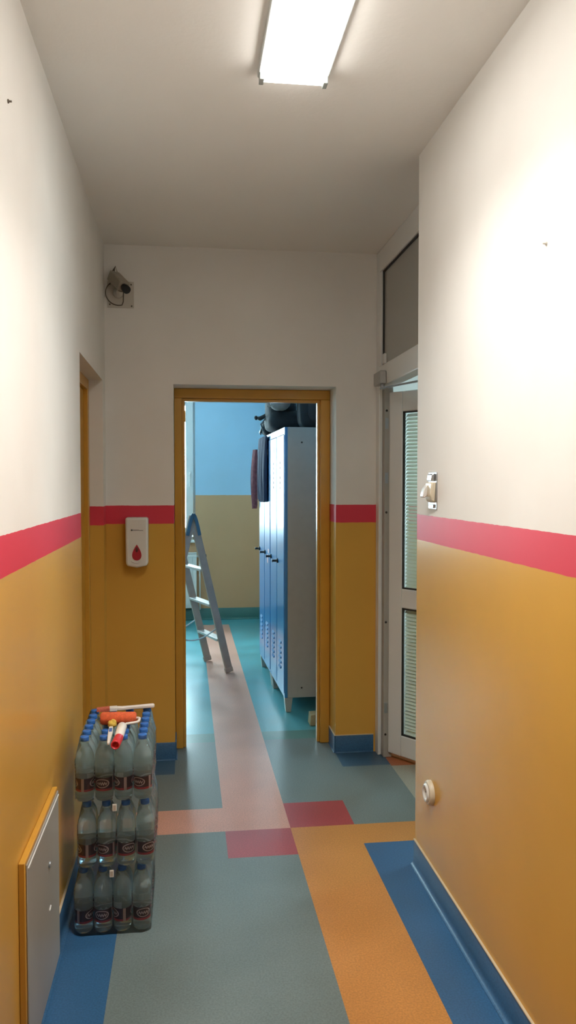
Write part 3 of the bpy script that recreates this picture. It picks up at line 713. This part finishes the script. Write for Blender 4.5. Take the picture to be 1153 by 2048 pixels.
# clothes hung over the far locker
def garment(name, label, cat, m, loc, w, h, thick, folds, amp, taper=0.0, seed=1, group=None):
    bm = bmesh.new(); nu, nv = 48, 26; rq = random.Random(seed); ph = [rq.uniform(0, 6) for _ in range(4)]
    def pt(u, v, s):
        y = (u-.5)*w*(1 + taper*v) ; z = -v*h - .025*math.sin(u*3+ph[3])*v
        f_ = amp*(.35+.65*v)*(math.sin(u*folds*2*PI + ph[0] + .8*v) + .45*math.sin(u*folds*3.7*PI + ph[1] - v*1.4))
        bulge = thick*(math.sin(PI*min(1, max(0, u)))**.4)*(.75+.35*math.sin(PI*v))
        return (-.5*bulge*(1+s) - (abs(f_) if s > 0 else 0) , y, z)
    g = {}
    for s in (-1, 1):
        for i in range(nu+1):
            for j in range(nv+1): g[(s, i, j)] = bm.verts.new(pt(i/nu, j/nv, s))
    for s in (-1, 1):
        for i in range(nu):
            for j in range(nv): bm.faces.new((g[(s, i, j)], g[(s, i+1, j)], g[(s, i+1, j+1)], g[(s, i, j+1)]))
    for i in range(nu):
        for j in (0, nv): bm.faces.new((g[(-1, i, j)], g[(-1, i+1, j)], g[(1, i+1, j)], g[(1, i, j)]))
    for j in range(nv):
        for i in (0, nu): bm.faces.new((g[(-1, i, j)], g[(-1, i, j+1)], g[(1, i, j+1)], g[(1, i, j)]))
    o = obj(name, bm, m, None, smooth=70); o.location = loc
    return tag(o, label, cat)
M_navy = mat('navy_cloth', (.022, .035, .085), .9, noise=.2, nscale=60); M_burg = mat('dull_red_cloth', (.30, .10, .12), .9, noise=.3, nscale=40)
garment('jacket', 'dark navy jacket hanging over the front of the farther locker', 'jacket', M_navy, (LX0-.036, 6.32, 1.888), .60, .48, .026, 5, .012, -.05, 2)
garment('shirt', 'dull red garment hanging at the far end of the lockers', 'clothing', M_burg, (LX0-.052, 6.72, 1.81), .13, .47, .040, 2, .010, -.3, 5)

# things on top of the lockers (top at z = 1.90)
M_bag = mat('black_fabric', (.022, .026, .032), .8, noise=.25, nscale=30); M_gcap = mat('grey_felt', (.34, .33, .32), .9, noise=.15, nscale=50); M_strap = mat('black_webbing', (.015, .015, .018), .6)
bg = thing('duffel_bag', 'slumped black bag with a strap end on top of the lockers, under a grey cap', 'bag', (.70, 5.84, 1.902))
bm = bmesh.new(); blob(bm, (.03, .0, .075), (.150, .25, .073), 28, 16, .05, 3, .5); blob(bm, (-.010, .0, .165), (.108, .22, .125), 26, 16, .05, 5, .65); obj('bag_body', bm, M_bag, bg)
bm = bmesh.new(); tube(bm, [(-.08, .05, .14), (-.125, .08, .120), (-.150, .10, .108), (-.170, .12, .112)], [.02, .015, .017, .012], 8); blob(bm, (-.178, .125, .114), (.014, .02, .017), 10, 8); obj('strap_end', bm, M_strap, bg)
bm = bmesh.new(); tube(bm, [(-.105, .02, .12), (-.150, .04, .06), (-.128, .06, .012)], .006, 8); obj('cord', bm, mat('grey_cord', (.2, .21, .22), .6), bg)
cp = thing('peaked_cap', 'grey fabric cap resting on the black bag on the lockers', 'cap', (.655, 5.56, 2.035))
bm = bmesh.new(); blob(bm, (0, 0, .07), (.075, .075, .07), 24, 12, .05, 6, .9); obj('crown', bm, M_gcap, cp)
bm = bmesh.new(); vv = [(-.045-.05*math.sin(PI*i/10), -.060+.12*i/10, .030) for i in range(11)]; prism(bm, vv, (0, 0, .006)); obj('visor', bm, M_gcap, cp, .002)
pu = thing('shoulder_pouch', 'small black pouch on the far top of the lockers, left of the black bag', 'pouch', (.655, 6.30, 1.902))
bm = bmesh.new(); blob(bm, (0, 0, .065), (.065, .12, .064), 20, 12, .08, 8, .7); obj('pouch_body', bm, M_bag, pu)
bm = bmesh.new(); tube(bm, [(-.04, -.10, .08), (-.066, -.06, .05), (-.070, .02, .03), (-.06, .08, .02)], .008, 8); obj('zip_band', bm, mat('dark_grey_zip', (.07, .075, .08), .4), pu)
bp = thing('backpack', 'upright dark backpack on the nearer locker beside the door frame', 'backpack', (.918, 5.39, 1.902))
bm = bmesh.new(); blob(bm, (0, 0, .22), (.165, .11, .22), 26, 18, .02, 9, .32); obj('pack_body', bm, M_bag, bp)
bm = bmesh.new(); blob(bm, (-.0, -.100, .14), (.11, .035, .11), 20, 12, .04, 10, .6); obj('front_pocket', bm, mat('charcoal_fabric', (.035, .036, .042), .85), bp)
bm = bmesh.new()
for x in (-.02, .05): tube(bm, [(x, -.10, .40), (x, -.150, .30), (x+.01, -.165, .18), (x, -.13, .04)], .011, 8)
obj('strap', bm, M_strap, bp)
bm = bmesh.new(); lathe(bm, [(0, -.185), (.012, -.185), (.014, -.175), (0, -.170)], 10, (.03, 0, .28), 'y'); obj('buckle', bm, mat('grey_buckle', (.15, .15, .16), .5), bp)

# ------------------------------------------------------------------ stepladder
rung = Vector((.343, -.939, 0)); back = Vector((-.939, -.343, 0))
F1 = Vector((.342, 6.42, 0)); LWD = .47   # near foot
TOPL = 1.27; RUN = .31
M_lad = mat('greyed_aluminium', (.50, .37, .295), .6, metal=.0, noise=.12, nscale=12)
M_hinge = mat('blue_grey_bracket', (.13, .22, .27), .4, metal=.5)
ld = thing('stepladder', 'small greyed metal stepladder standing on the pink floor stripe', 'ladder', tuple(F1))
def section(name, foot_off, sgn, hidden=False, rungs=(.27, .555, .84, 1.10)):
    """rails start at foot_off (relative to F1) and meet at the top"""
    up_ = (back*RUN*sgn + Vector((0, 0, TOPL))).normalized(); nrm = up_.cross(rung).normalized()
    ln = math.hypot(RUN, TOPL)
    for k in (0, 1):
        bm = bmesh.new(); c = foot_off - rung*(LWD*k) + up_*(ln/2)
        orient_box(bm, c+Vector((0, 0, .006)), rung, nrm, up_, .012, .030, ln/2-.004); obj('rail', bm, M_lad, ld, .004)
        bm = bmesh.new(); orient_box(bm, foot_off - rung*(LWD*k) + up_*.022+Vector((0,0,.004)), rung, nrm, up_, .014, .033, .020); obj('foot', bm, mat('grey_rubber', (.30, .28, .26), .8) if False else M_lad, ld, .003)
    for z in rungs:
        bm = bmesh.new(); c = foot_off - rung*(LWD/2) + up_*(z*ln/TOPL)
        orient_box(bm, c, rung, Vector((nrm.x, nrm.y, 0)), (0, 0, 1), LWD/2-.013, .036, .010); obj('step', bm, mat('worn_tread', (.60, .54, .50), .45, metal=.3) if z == .27 and sgn > 0 else bpy.data.materials['worn_tread'], ld, .003)
section('front', Vector((0, 0, 0)), 1)
section('rear', back*RUN*2, -1, rungs=(.35, .80))
for k in (0, 1):
    bm = bmesh.new(); top = -rung*(LWD*k) + back*RUN + Vector((0, 0, TOPL)); pts = []
    for i in range(9):
        t = -1 + 2*i/8; pts.append(top + rung*(.022 if k == 0 else -.022) + back*(.050*t) + Vector((0, 0, -.16*abs(t)**1.6 + .015)))
    for a, b in zip(pts, pts[1:]):
        dd = (b-a); orient_box(bm, (a+b)/2, dd, rung, dd.cross(rung), dd.length/2+.004, .003, .014)
    obj('hinge_bracket', bm, M_hinge, ld, .002)
bm = bmesh.new(); a = -rung*.0 + back*RUN*.30 + Vector((0, 0, .38)); b = back*RUN*1.7 + Vector((0, 0, .38))
tube(bm, [a + (b-a)*(i/10) - Vector((0, 0, .09*math.sin(PI*i/10))) for i in range(11)], .006, 6)
a2, b2 = a-rung*LWD, b-rung*LWD; tube(bm, [a2 + (b2-a2)*(i/10) - Vector((0, 0, .09*math.sin(PI*i/10))) for i in range(11)], .006, 6)
obj('safety_cord', bm, mat('pale_cord', (.60, .66, .68), .6), ld)

# wooden wedge block behind the door frame
bm = bmesh.new(); prism(bm, [(-.045, 0, 0), (.05, 0, 0), (.05, 0, .075), (-.040, 0, .070)], (0, .09, 0))
wb = obj('wooden_block', bm, mat('pale_wood', (.50, .42, .24), .7, noise=.2, nscale=14), None, .004); wb.location = (.815, 4.93, .001)
tag(wb, 'small pale block on the floor behind the right doorway jamb', 'block')
